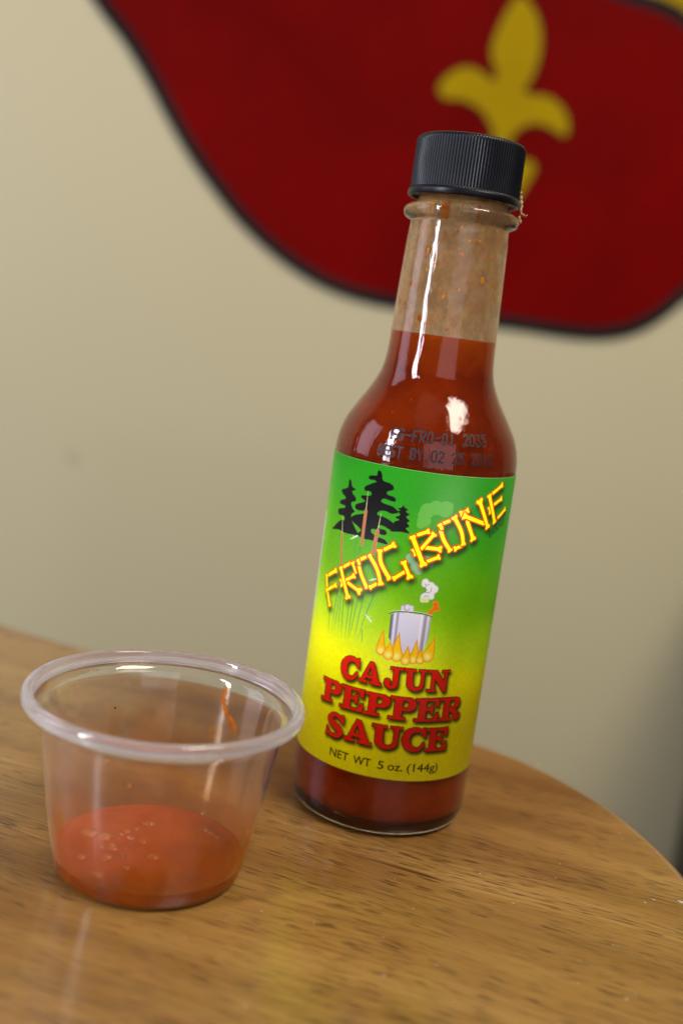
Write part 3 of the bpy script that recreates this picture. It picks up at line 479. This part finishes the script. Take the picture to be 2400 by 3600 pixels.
# sans text
def text_edges(s):
    cu = bpy.data.curves.new('t', 'FONT'); cu.body = s; cu.resolution_u = 4; to = bpy.data.objects.new('t', cu); C.objects.link(to)
    bpy.context.view_layer.update(); me = to.to_mesh(); V_ = [v.co.copy() for v in me.vertices]; cnt = {}
    for p_ in me.polygons:
        for e in p_.edge_keys: cnt[e] = cnt.get(e, 0)+1
    E_ = [((V_[a].x, V_[a].y), (V_[b].x, V_[b].y)) for (a, b), k in cnt.items() if k == 1]
    to.to_mesh_clear(); bpy.data.objects.remove(to); bpy.data.curves.remove(cu); return E_
def put_text(s, origin, ux, uy, col, fit=None, bold=0.0):
    E_ = np.array(text_edges(s)); x0, x1 = E_[..., 0].min(), E_[..., 0].max(); origin, ux, uy = map(np.array, (origin, ux, uy))
    cap = .70; a = (E_[..., 0]-x0)/(x1-x0); b = E_[..., 1]/cap
    Q = origin+a[..., None]*ux+b[..., None]*uy
    w_ = win(bbox(Q.reshape(-1, 2)), .5); blend(w_, col, cov(sd_edges(Q, U[w_], V[w_])-bold))
INKC = (.10, .09, .03)
for s_, u0, u1 in (('NET', -15.5, -10.0), ('WT', -8.65, -4.15), ('5', -2.3, -.85), ('oz.', .25, 3.95), ('(144g)', 5.15, 13.75)):
    put_text(s_, (u0, 18.8), (u1-u0, 0), (0, 2.1), INKC, bold=.02)
put_text('BRAND', (19.4, 79.0), (7.0, 3.25), (-.55, 1.5), (.06, .12, .03))
# white information panel round the side, pale print specks at the seam, trim edge
P = (U < -34.4) & (U > -66) & (V > 51) & (V < 78); IMG[P] = (.86, .86, .90)
for k in range(17):
    y_ = 75.5-k*1.35; P = (U < -40) & (U > -63) & (abs(V-y_) < .28) & (vnoise(420, 90, 50+k) > .36); IMG[P] = (.12, .12, .12)
e = .12; P = (V < V0+e) | (V > V1-e); IMG[P] = IMG[P]*.4+.6*np.array((.86, .90, .74))
IMG = np.clip(IMG, 0, 1)
im = bpy.data.images.new('label_print', LW, LH); im.colorspace_settings.name = 'sRGB'
px = np.ones((LH, LW, 4), np.float32); px[..., :3] = IMG; im.pixels.foreach_set(px.ravel()); im.update(); im.pack()
n = NT('label_paper'); tx = n.n('ShaderNodeTexImage'); tx.image = im; tx.interpolation = 'Cubic'; n.l(n.coord('UV'), tx.inputs['Vector'])
co = n.coord(); p = n.pr(Roughness=.45, Specular_IOR_Level=.16); n.l(tx.outputs[0], p.inputs['Base Color'])
n.l(n.bump(n.noise(co, 1500, 2), .08, .0001), p.inputs['Normal']); M_LABEL = n.done(p.outputs[0])
# ------------------------------------------------------------------ setting: wall
def flat_xz(name, P, y, th, mat, parent=None, kind=None):
    """upright sheet from an outline of (x, z) mm; front face at y, thickness th"""
    N = len(P); V_ = [(x, y, z) for x, z in P]+[(x, y+th, z) for x, z in P]
    F = [list(range(N)), list(range(2*N-1, N-1, -1))]+[(i, i+N, (i+1) % N+N, (i+1) % N) for i in range(N)]
    o = obj(name, V_, F, mat, parent, smooth=False); recalc(o)
    if kind: o['kind'] = kind
    return o
flat_xz('wall', [(-1800, -760), (2200, -760), (2200, 1700), (-1800, 1700)], 1000, 90, M_WALL, kind='structure')
bm_ = bmesh.new(); bmesh.ops.create_cube(bm_, size=1); bmesh.ops.bevel(bm_, geom=bm_.edges[:], offset=.02, segments=2)
vs = [((v.co.x*500)+603, v.co.y*235+862, v.co.z*720-358) for v in bm_.verts]; blk = obj('shade_block', vs, [tuple(v.index for v in f.verts) for f in bm_.faces], M_SHADE_BLOCK, None, False); bm_.free(); blk['kind'] = 'structure'  # unseen block, added only to shade the lower right of the wall
# mural: red shape with a black outline, yellow beyond it, yellow fleur-de-lis
mur = thing('wall_mural', (0, 999, 290), 'red wall painting with black outline and yellow fleur-de-lis behind the bottle', 'mural')
def off(P): return [(x, z-290) for x, z in P]
low = [(-360, 560), (-330, 480), (-300, 420), (-272.8, 378.8), (-255, 358), (-233.2, 336.0), (-211.3, 308.6), (-189, 277.1), (-166.8, 248.9), (-145.1, 225.9), (-119.2, 201.4), (-85.4, 177.6), (-52.3, 161.2), (-23.9, 152.8), (3.8, 148.8), (27.2, 147.8), (58.6, 146), (98.1, 143.6), (136.8, 143.4), (179.9, 142.6), (206.8, 145), (228.9, 151.6), (249.8, 165.1), (271.9, 188.6), (300, 222), (335, 262), (372, 296)]
upr = [(365, 318), (330, 340), (290, 368), (265, 390), (244.3, 405), (232.7, 412.7), (216.5, 419.5), (203.7, 422.4), (186.4, 424.5), (160, 430), (130, 440), (90, 458), (20, 500), (-80, 545), (-200, 580), (-300, 590)]
mid_line = catmull(low+upr, 5)
mid_line = [tuple(p_) for p_ in mid_line]
def offset(P, d):
    P = np.array(P); T = np.roll(P, -1, 0)-np.roll(P, 1, 0); T /= np.linalg.norm(T, axis=1)[:, None]; N_ = np.stack([T[:, 1], -T[:, 0]], 1)
    return [tuple(q) for q in P+N_*d]
flat_xz('black_outline', off(offset(mid_line, 5.3)), -1.2, 1.2, M_BLACK, mur)
flat_xz('red_field', off(offset(mid_line, -6.6)), -1.7, 1.7, M_RED, mur)
yl = [(150, 434), (186.4, 428), (216.5, 423), (238, 415), (268, 393), (292, 371), (332, 343), (372, 320), (420, 310), (520, 420), (480, 560), (300, 620), (150, 560)]
flat_xz('yellow_field', off(yl), -.6, .6, M_YEL, mur)
fl = [(91.7,414.1),(97.4,411),(105,403.6),(111,393.1),(114.2,380.2),(114.6,364.7),(111.5,349.8),(107.2,340.8),(108,337.6),(113.9,336.2),(121.3,337),(130.3,335.5),(141.4,328.6),(147.2,319.8),(149,309.5),(145.2,305.9),(139.3,308.3),(129.8,312.3),(118.6,313),(109.3,308.5),(103.7,302.5),(100.6,294.8),(101.2,282),(106.6,280),(116.8,283.1),(123.9,280.8),(126,274.6),(121.1,263.3),(117.1,254.1),(109.5,245.6),(98,236),(88,240),(84,250),(80,262),(76,272),(82,280),(88,286),(85.4,296),(84.6,303),(79.4,310),(73.9,316.7),(64.3,321.8),(52.9,324.5),(44.3,323.4),(37.5,324.6),(33.3,330.3),(35.5,337.9),(43.1,346.2),(54.3,351.8),(65.5,350.1),(75.3,345.2),(80.9,344.4),(79.8,351.9),(74.8,360.7),(73.2,370.8),(75.6,383.5),(79.9,397.3),(85.8,409.3)]
fl = [tuple(q) for q in catmull(fl, 3)]
flat_xz('fleur_outline', off(offset(fl, -1.5)), -2.1, 2.1, M_BLACK, mur)
flat_xz('fleur_de_lis', off(offset(fl, .4)), -2.6, 2.6, M_YEL, mur)

# ------------------------------------------------------------------ table
edge = [(-620, 470), (-420, 470), (-250, 440), (-160, 414), (-121, 397.5), (-85, 381.5), (-57, 371.5), (-31, 362.5), (10, 351.5), (35, 346), (52.4, 340), (66.6, 330.4), (78.1, 318), (88, 302.7), (95.7, 283.1), (99.6, 264), (101, 240), (98, 190), (88, 120), (70, 20), (40, -120), (-60, -300), (-300, -420), (-620, -420)]
edge = [tuple(q) for q in catmull(edge, 8)]
tp = [(0, 0), (1.2, -.15), (2.4, -.7), (3.2, -1.7), (3.5, -3), (3.5, -20), (2.6, -22)]      # rounded-over edge: offset outwards, height
V_, F_ = [], []; N = len(edge); ctr = np.array(edge).mean(0)
for dxy, z in tp:
    P = offset(edge, -(dxy-3.5))if False else offset(edge, 0)
    T_ = np.array(edge); Tn = np.roll(T_, -1, 0)-np.roll(T_, 1, 0); Tn /= np.linalg.norm(Tn, axis=1)[:, None]; No = np.stack([-Tn[:, 1], Tn[:, 0]], 1)
    V_ += [(x, y, z) for x, y in T_+No*(dxy-3.0)]
area = sum(a[0]*b[1]-b[0]*a[1] for a, b in zip(edge, edge[1:]+edge[:1]))
if area > 0: raise SystemExit('table outline must run clockwise')
F_ = [tuple(reversed(range(N)))]+[tuple(range((len(tp)-1)*N, len(tp)*N))]
for r in range(len(tp)-1): F_ += [(r*N+i, r*N+(i+1) % N, (r+1)*N+(i+1) % N, (r+1)*N+i) for i in range(N)]
table = thing('wooden_table', (0, 0, 0), 'varnished brown wooden table with a rounded corner, under the bottle and the cup', 'table')
tt = obj('tabletop', V_, F_, M_WOOD, table, smooth=False); recalc(tt)
for pl in tt.data.polygons:
    if len(pl.vertices) == 4: pl.use_smooth = True
# worn chip at the table edge
V_, F_ = [], []
for k in range(9):
    a = 2*math.pi*k/9; r_ = 1.0+.35*math.sin(k*2.3); V_.append((94.9+1.9*r_*math.cos(a), 250.6+.6*r_*math.sin(a), .05))
V_.append((94.6, 250.6, .14)); F_ = [(k, (k+1) % 9, 9) for k in range(9)]
obj('edge_chip', V_, F_, M_CHIP, table)['label'] = 'small whitish chip at the right edge of the tabletop'

# dust and lint lying on the table
V_, F_ = [], []
spots = [(700+x/1.568, y) for x, y in ()]
for k in range(50):
    x, y = random.uniform(-20, 92), random.uniform(185, 330)
    if math.hypot(x-BX, y-BY) < 26 or math.hypot(x-CX, y-CY) < 24: continue
    L = random.uniform(.12, .45); a = random.uniform(0, math.pi); wd = random.uniform(.035, .06); h = .06
    c_, s_ = math.cos(a), math.sin(a); b = len(V_)
    for px_, py_, pz_ in ((-L, -wd, .02), (L, -wd, .02), (L, wd, .02), (-L, wd, .02), (0, 0, h+wd)): V_.append((x+px_*c_-py_*s_, y+px_*s_+py_*c_, pz_))
    F_ += [(b, b+1, b+4), (b+1, b+2, b+4), (b+2, b+3, b+4), (b+3, b, b+4), (b+3, b+2, b+1, b)]
tag(obj('table_dust', V_, F_, M_LINT, smooth=False), 'tiny pale specks of dust and lint scattered on the tabletop', 'dust', kind='stuff')

# ------------------------------------------------------------------ bottle
bot = thing('sauce_bottle', (BX, BY, 0), 'glass bottle of red pepper sauce with green and yellow label and black ribbed cap', 'bottle')
outer = smooth_prof([(0, 1.6), (15, 1.3), (18, .5), (20.0, .05), (21.5, .45), (22.8, 1.9), (23.3, 4.2), (23.42, 8)], 4) \
      + smooth_prof([(23.42, 8.2), (23.42, 94.8), (23.3, 97), (22.8, 99.6), (21.6, 103), (19.2, 107.2), (16.3, 112), (14.5, 116), (13.75, 119.5), (13.45, 124), (13.2, 132), (12.95, 140), (12.6, 149), (12.35, 153.2)], 16) \
      + smooth_prof([(12.38, 153.6), (13.1, 153.95), (14.0, 154.5), (14.42, 155.6), (14.2, 156.7), (13.2, 157.5), (12.0, 157.9), (11.35, 158.4), (11.15, 159.5), (11.15, 171.4), (10.6, 172.3), (9.2, 172.3), (8.6, 171.4)], 4)
inner_pts = [(8.6, 171), (8.8, 160), (9.8, 152), (10.6, 145), (11.0, 135), (11.25, 126.2), (11.5, 121), (12.3, 116), (14.2, 111.6), (17.1, 106.8), (19.5, 102.6), (20.8, 99), (21.3, 94), (21.5, 80), (21.5, 10), (21.2, 6.6), (20.2, 4.6), (18.2, 3.6), (10, 3.3), (0, 3.3)]
inner = smooth_prof(inner_pts, 4)
V_, F_ = lathe(outer+inner, 192); g = obj('glass', V_, F_, M_GLASS, bot); recalc(g)
# sauce: fills the inside, its skin a hair inside the glass so that glass and sauce touch optically
irz = sorted([(z, r) for r, z in inner if z <= 126.3])
sp_ = [(0, 3.24)]+[(r+.06 if r > 1 else r, z-(.06 if z < 3.7 else 0)) for z, r in irz if r > .5]
sp_.sort(key=lambda q: (q[1], q[0])); top_r = sp_[-1][0]
sp_ = [(0, 3.2)]+[q for q in sp_ if q[0] > .5 and q[1] < 125.6]+[(11.33, 126.1), (10.9, 125.9), (9, 125.8), (0, 125.8)]
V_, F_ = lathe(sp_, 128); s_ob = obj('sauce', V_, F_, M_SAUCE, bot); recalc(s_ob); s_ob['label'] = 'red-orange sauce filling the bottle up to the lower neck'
# film on the empty part of the neck
fz = np.linspace(126.15, 170, 60); iz = [q[1] for q in inner[::-1]]; ir = [q[0] for q in inner[::-1]]
fp = [(float(np.interp(z, iz, ir))+.06, float(z)) for z in fz]; V_, F_ = lathe(fp, 128); f_ob = obj('sauce_film', V_, F_, M_FILM, bot); f_ob['label'] = 'thin brownish film of sauce left inside the clear neck'
# label sheet
def label_sheet():
    n_ = 256; V_, F_, uv = [], [], []
    rows = [(RL-.09, V0), (RL, V0), (RL, V1), (RL-.09, V1)]
    for r, z in rows: V_ += [(r*math.sin(th), -r*math.cos(th), z) for th in (-math.pi+2*math.pi*k/n_ for k in range(n_+1))]
    for r in range(3): F_ += [(r*(n_+1)+k, r*(n_+1)+k+1, (r+1)*(n_+1)+k+1, (r+1)*(n_+1)+k) for k in range(n_)]
    o = obj('label', V_, F_, M_LABEL, bot); l = o.data.uv_layers.new(name='UVMap')
    vz = [.001, .001, .999, .999]
    for lp in o.data.loops:
        i = lp.vertex_index; l.data[lp.index].uv = ((i % (n_+1))/n_, vz[i//(n_+1)])
    return o
lb = label_sheet(); lb['label'] = 'green to yellow paper label reading FROG BONE CAJUN PEPPER SAUCE'
# screw cap with ribs
def cap():
    NR = 112; n_ = NR*6; V_, F_ = [], []
    rows = [(9.6, 160.6, 0), (13.2, 160.2, 0), (13.3, 159.55, 0), (13.75, 159.4, 0), (14.0, 159.7, 0), (14.0, 160.75, 0), (13.86, 161.0, 0), (13.62, 161.12, .35), (13.6, 161.5, 1), (13.56, 167, 1), (13.5, 172.4, 1), (13.42, 172.95, .7), (13.25, 173.35, .2), (12.95, 173.75, 0), (12.3, 174.0, 0), (8, 174.1, 0)]
    for r, z, k in rows:
        for i in range(n_):
            ph = (i % 6)/6; s = .5+.5*math.cos(2*math.pi*ph); rr = r-k*.26*(1-s)**.8
            a = 2*math.pi*i/n_; V_.append((rr*math.sin(a), -rr*math.cos(a), z))
    for q in range(len(rows)-1): F_ += [(q*n_+i, q*n_+(i+1) % n_, (q+1)*n_+(i+1) % n_, (q+1)*n_+i) for i in range(n_)]
    b = len(V_); V_.append((0, 0, 174.12)); F_ += [((len(rows)-1)*n_+i, (len(rows)-1)*n_+(i+1) % n_, b) for i in range(n_)]
    return V_, F_
V_, F_ = cap(); c_ob = obj('screw_cap', V_, F_, M_CAP, bot); recalc(c_ob)
# blobs
def ico(sub):
    bm = bmesh.new(); bmesh.ops.create_icosphere(bm, subdivisions=sub, radius=1); V_ = [v.co.copy() for v in bm.verts]; F_ = [tuple(v.index for v in f.verts) for f in bm.faces]; bm.free(); return V_, F_
IV, IF = ico(2)
def blobs(name, L, mat, parent, rough=0.0, seed=1):
    """L: centre, radii(3), frame(3 axes); all in mm"""
    r_ = random.Random(seed); V_, F_ = [], []
    for c, rd, fr in L:
        b = len(V_); c = Vector(c)
        for v in IV:
            k = 1+rough*(r_.random()-.5)*2; V_.append(tuple(c+(fr[0]*v.x*rd[0]+fr[1]*v.y*rd[1]+fr[2]*v.z*rd[2])*k))
        F_ += [tuple(b+i for i in f) for f in IF]
    return obj(name, V_, F_, mat, parent)
def frame(th):   # tangent, radial, up at angle th from the side facing the camera
    return (Vector((math.cos(th), math.sin(th), 0)), Vector((math.sin(th), -math.cos(th), 0)), Vector((0, 0, 1)))
def at(r, deg, z): th = rad(deg); return Vector((r*math.sin(th), -r*math.cos(th), z))
# dried crust beside the cap and on the bead
cr = []
for d_, z, r, s_ in ((84, 163.2, 13.7, .35), (85, 162, 13.9, .5), (84, 160.9, 14.1, .62), (86, 160.0, 14.3, .6), (83, 159.2, 14.3, .5), (86, 158.5, 14.5, .45), (85, 158.1, 15.1, .35), (84, 157.9, 15.7, .26), (83, 158.1, 16.0, .2)):
    cr.append((at(r, d_, z), (s_*.9, s_*.75, s_), frame(rad(d_))))
blobs('dried_crust', cr, M_CRUST, bot, .35, 3)['label'] = 'cream crust of dried sauce hanging from the lower right of the cap'
cr = [(at(14.3, 80, 156.9), (.5, .4, .5), frame(rad(80))), (at(14.55, 82, 156.3), (.45, .35, .45), frame(rad(82))), (at(14.2, 78, 157.3), (.3, .3, .35), frame(rad(78))), (at(12.7, 42, 152.9), (.35, .15, .3), frame(rad(42)))]
blobs('dried_crust', cr, M_CRUST, bot, .4, 4)['label'] = 'crumb of dried sauce stuck on the glass bead at the right'
# drops inside the neck
ri = lambda z: float(np.interp(z, [q[1] for q in inner[::-1]], [q[0] for q in inner[::-1]]))
dl = []
hand = [(35, 140.6, .75, 1.0), (4, 146.0, .45, .45), (-1, 152.2, .3, .5), (26, 149.5, .4, .5), (12, 149.3, .38, .5), (7, 137.5, .45, .5), (-10, 135.5, .5, .8), (-40, 146, .6, 1.0), (-50, 151, .45, 1.2), (-55, 137.5, .5, .8), (45, 146.5, .5, .6), (-20, 130.5, .2, .7), (2, 130, .2, .8), (20, 128.5, .25, .4), (-25, 143, .35, .5)]
for d_, z, a, b in hand: dl.append((at(ri(z)+.12, d_, z), (a*.95, .26, b*.95), frame(rad(d_))))
for k in range(230):
    d_, z = random.uniform(-180, 180), random.uniform(127, 157); s_ = random.uniform(.07, .22)*(2.2 if k % 6 == 0 else 1); dl.append((at(ri(z)+.10, d_, z), (s_, .08, s_*random.uniform(1, 1.8)), frame(rad(d_))))
blobs('sauce_drops', dl, M_BLOB, bot, .12, 5)['kind'] = 'stuff'
dk = [(at(11.0, -48, 138.7), (.5, .12, .12), frame(rad(-48))), (at(13.6, -38, 149.5), (.12, .08, .3), frame(rad(-38)))]
# inkjet date code on the shoulder, dot matrix
FONT = {'F': '1F 10 10 1E 10 10 10', 'G': '0E 11 10 17 11 11 0F', '-': '00 00 00 1F 00 00 00', 'R': '1E 11 11 1E 14 12 11', 'O': '0E 11 11 11 11 11 0E', '0': '0E 11 11 11 11 11 0E', '1': '04 0C 04 04 04 04 0E', '2': '0E 11 01 02 04 08 1F', '3': '1F 02 04 02 01 11 0E', '5': '1F 10 1E 01 01 11 0E', '6': '06 08 10 1E 11 11 0E', 'B': '1E 11 11 1E 11 11 1E', 'E': '1F 10 10 1E 10 10 1F', 'S': '0F 10 10 0E 01 01 1E', 'T': '1F 04 04 04 04 04 04', 'Y': '11 11 0A 04 04 04 04', ' ': '00 00 00 00 00 00 00'}
oz = [q[1] for q in outer if 90 < q[1] < 125]; orr = [q[0] for q in outer if 90 < q[1] < 125]
dots_v, dots_f = [], []
def dot(a_mm, zc):
    r = float(np.interp(zc, oz, orr)); r2 = float(np.interp(zc+.3, oz, orr)); th = a_mm/22.0
    nrm = Vector((.3, r-r2)).normalized()            # radial, up components of the surface normal
    T, R_, Z_ = frame(th); Nn = R_*nrm.x+Z_*nrm.y; Tn = T.cross(Nn).normalized()
    c = Vector((r*math.sin(th), -r*math.cos(th), zc))+Nn*.06; b = len(dots_v); s_ = random.uniform(.23, .31)
    dots_v.append(tuple(c+Nn*.02))
    for k in range(7): a = 2*math.pi*k/7; dots_v.append(tuple(c+T*s_*math.cos(a)+Tn*s_*math.sin(a)))
    dots_f.extend([(b, b+1+k, b+1+(k+1) % 7) for k in range(7)])
def code(s, a0, a1, z0, z1, hgt):
    nc = len(s); w_ = (a1-a0)/nc
    for i, ch in enumerate(s):
        rows = [int(x, 16) for x in FONT[ch].split()]
        for ry, bits in enumerate(rows):
            for cx_ in range(5):
                if bits >> (4-cx_) & 1:
                    f_ = (i+(cx_+.5)/6.4)/nc; zz = z0+(z1-z0)*f_+hgt*(1-ry/6)
                    dot(a0+(a1-a0)*f_+random.uniform(-.05, .05), zz+random.uniform(-.05, .05))
code('FG-FRO-01 2035', -10.6, 14.0, 100.6, 101.6, 2.4)
code('BEST BY 02 25 2016', -13.0, 15.6, 96.4, 97.2, 2.4)
dc = obj('date_code', dots_v, dots_f, M_INK, bot, smooth=False); dc['label'] = 'faint black dot-matrix code and best by date on the bottle shoulder'

# ------------------------------------------------------------------ plastic cup
cup = thing('portion_cup', (CX, CY, 0), 'clear plastic portion cup with milky rolled rim, standing in front left of the bottle', 'cup')
co_ = smooth_prof([(0, .35), (17.4, .35), (18.2, .1), (19.0, .03), (20.0, .3), (20.9, 1.4), (21.7, 4.5), (23.7, 15), (26.0, 31), (26.9, 36.2), (27.9, 37.4), (28.6, 37.9)], 4)
ci_ = smooth_prof([(28.3, 38.5), (27.5, 38.1), (26.5, 36.8), (25.5, 31), (23.2, 15), (21.3, 4.8), (20.5, 1.7), (19.7, .85), (18.8, .7), (0, .7)], 4)
V_, F_ = lathe(co_+ci_, 160); o = obj('cup_wall', V_, F_, M_CUP, cup); recalc(o)
rp = smooth_prof([(28.35, 38.55), (28.68, 38.0), (29.2, 38.7), (29.6, 39.6), (30.1, 39.4), (30.35, 38.6), (30.7, 38.5), (30.95, 39.2), (30.95, 40.4), (30.5, 41.15), (29.9, 41.35), (29.2, 41.3), (28.75, 40.9), (28.55, 40.2)], 4)
V_, F_ = lathe(rp, 160, close=True); o = obj('rolled_rim', V_, F_, M_RIM, cup); recalc(o)
# drip and drops on the far inside of the cup, specks on its wall
def cat(deg, z, r=None):  # deg measured from straight away from the camera, clockwise
    rr = float(np.interp(z, [2.5, 5, 15, 31, 37], [20.5, 21.25, 23.2, 25.5, 26.5]))-.12 if r is None else r
    th = rad(deg); return Vector((rr*math.sin(th), rr*math.cos(th), z)), (Vector((math.cos(th), -math.sin(th), 0)), Vector((math.sin(th), math.cos(th), 0)), Vector((0, 0, 1)))
dl = []
path = [(24.1, 35.8, .45), (24.2, 34.4, .75), (24.0, 33.2, .5), (24.4, 32.4, .8), (25.4, 31.5, .55), (26.8, 30.6, .8), (28.6, 29.6, .55), (30.6, 28.7, .85), (32.6, 27.9, 1.0), (34.4, 27.2, 1.25)]
for i in range(len(path)-1):
    for k in range(4):
        t_ = k/4; d_, z, s_ = [path[i][j]*(1-t_)+path[i+1][j]*t_ for j in range(3)]; c, fr = cat(d_, z); dl.append((c, (s_, .10, s_*1.1), fr))
c, fr = cat(36.0, 26.6); dl.append((c, (1.4, .45, 1.35), fr))
blobs('sauce_drip', dl, M_SMEAR, cup, .12, 6)['label'] = 'orange drip running down the far inside of the cup'
c, fr = cat(21.1, 24.8); blobs('sauce_drop', [(c, (1.0, .2, 1.1), fr)], M_SMEAR, cup, .05, 7)
sl = []
for d_, z, s_ in ((184, 30.1, .28), (150, 29.3, .2), (110, 15.2, .35), (195, 34.6, .2)):
    c, fr = cat(d_, z); sl.append((c, (s_, .1, s_*1.6), fr))
for k in range(60):
    d_, z = random.uniform(90, 270), random.uniform(6, 36); s_ = random.uniform(.05, .14); c, fr = cat(d_, z); sl.append((c, (s_, .06, s_), fr))
blobs('sauce_specks', sl, M_BLOB, cup, .1, 8)['kind'] = 'stuff'
c, fr = cat(-36.2, 28.3); blobs('pepper_speck', [(c, (.24, .1, .3), fr)], M_DARK, cup)
# sauce pool in the cup
pool = thing('pepper_sauce', (CX, CY, .7), 'shallow glossy pool of orange-red pepper sauce in the bottom of the plastic cup', 'sauce')
ps = [(0, -.03), (18.82, -.03), (19.74, .13), (20.53, .98), (20.95, 2.4), (21.28, 3.9), (21.1, 3.75), (20.7, 3.3), (19.6, 3.1), (17, 3.05), (13, 3.05), (8, 3.05), (4, 3.05), (0, 3.05)]
V_, F_ = lathe(ps, 128); o = obj('liquid', V_, F_, M_POOL, pool); recalc(o)
pk = []
for x, y, s_ in ((-4.8, -4.2, .5), (-2.0, 3.5, .25), (1.2, -13.5, .35), (-7, 5, .2), (5, -2, .2), (9, 4, .18), (-1, -8, .2), (3, 8, .25), (-10, -9, .2)):
    pk.append((Vector((x, y, 3.07)), (s_, s_*.8, .12), (Vector((1, 0, 0)), Vector((0, 1, 0)), Vector((0, 0, 1)))))
M_BUB = NT('sauce_bubble'); _p = M_BUB.pr(Base_Color=(.34, .075, .008), Roughness=.25, Coat_Weight=.6, Coat_Roughness=.10); M_BUB = M_BUB.done(_p.outputs[0])
bb = []
for k in range(22):
    x, y = random.gauss(-6.5, 3.2), random.gauss(0, 6.5)
    if math.hypot(x, y) > 18: continue
    s_ = random.uniform(.3, 1.0)*random.uniform(.6, 1.8); bb.append((Vector((x, y, 3.0)), (s_*1.4, s_*1.3, s_*.45), (Vector((1, 0, 0)), Vector((0, 1, 0)), Vector((0, 0, 1)))))
for x, y, s_ in ((-2.2, 13, .9), (12.5, 12.0, .6), (14, 10.5, .5), (11, 13.2, .5)): bb.append((Vector((x, y, 3.0)), (s_*1.4, s_*1.4, s_*.6), (Vector((1, 0, 0)), Vector((0, 1, 0)), Vector((0, 0, 1)))))
blobs('bubbles', bb, M_BUB, pool)['kind'] = 'stuff'
for i, q in enumerate(pk[:3]): blobs('pepper_speck', [q], M_DARK, pool, .2, 20+i)
blobs('pepper_specks', pk[3:], M_DARK, pool, .2, 30)['kind'] = 'stuff'
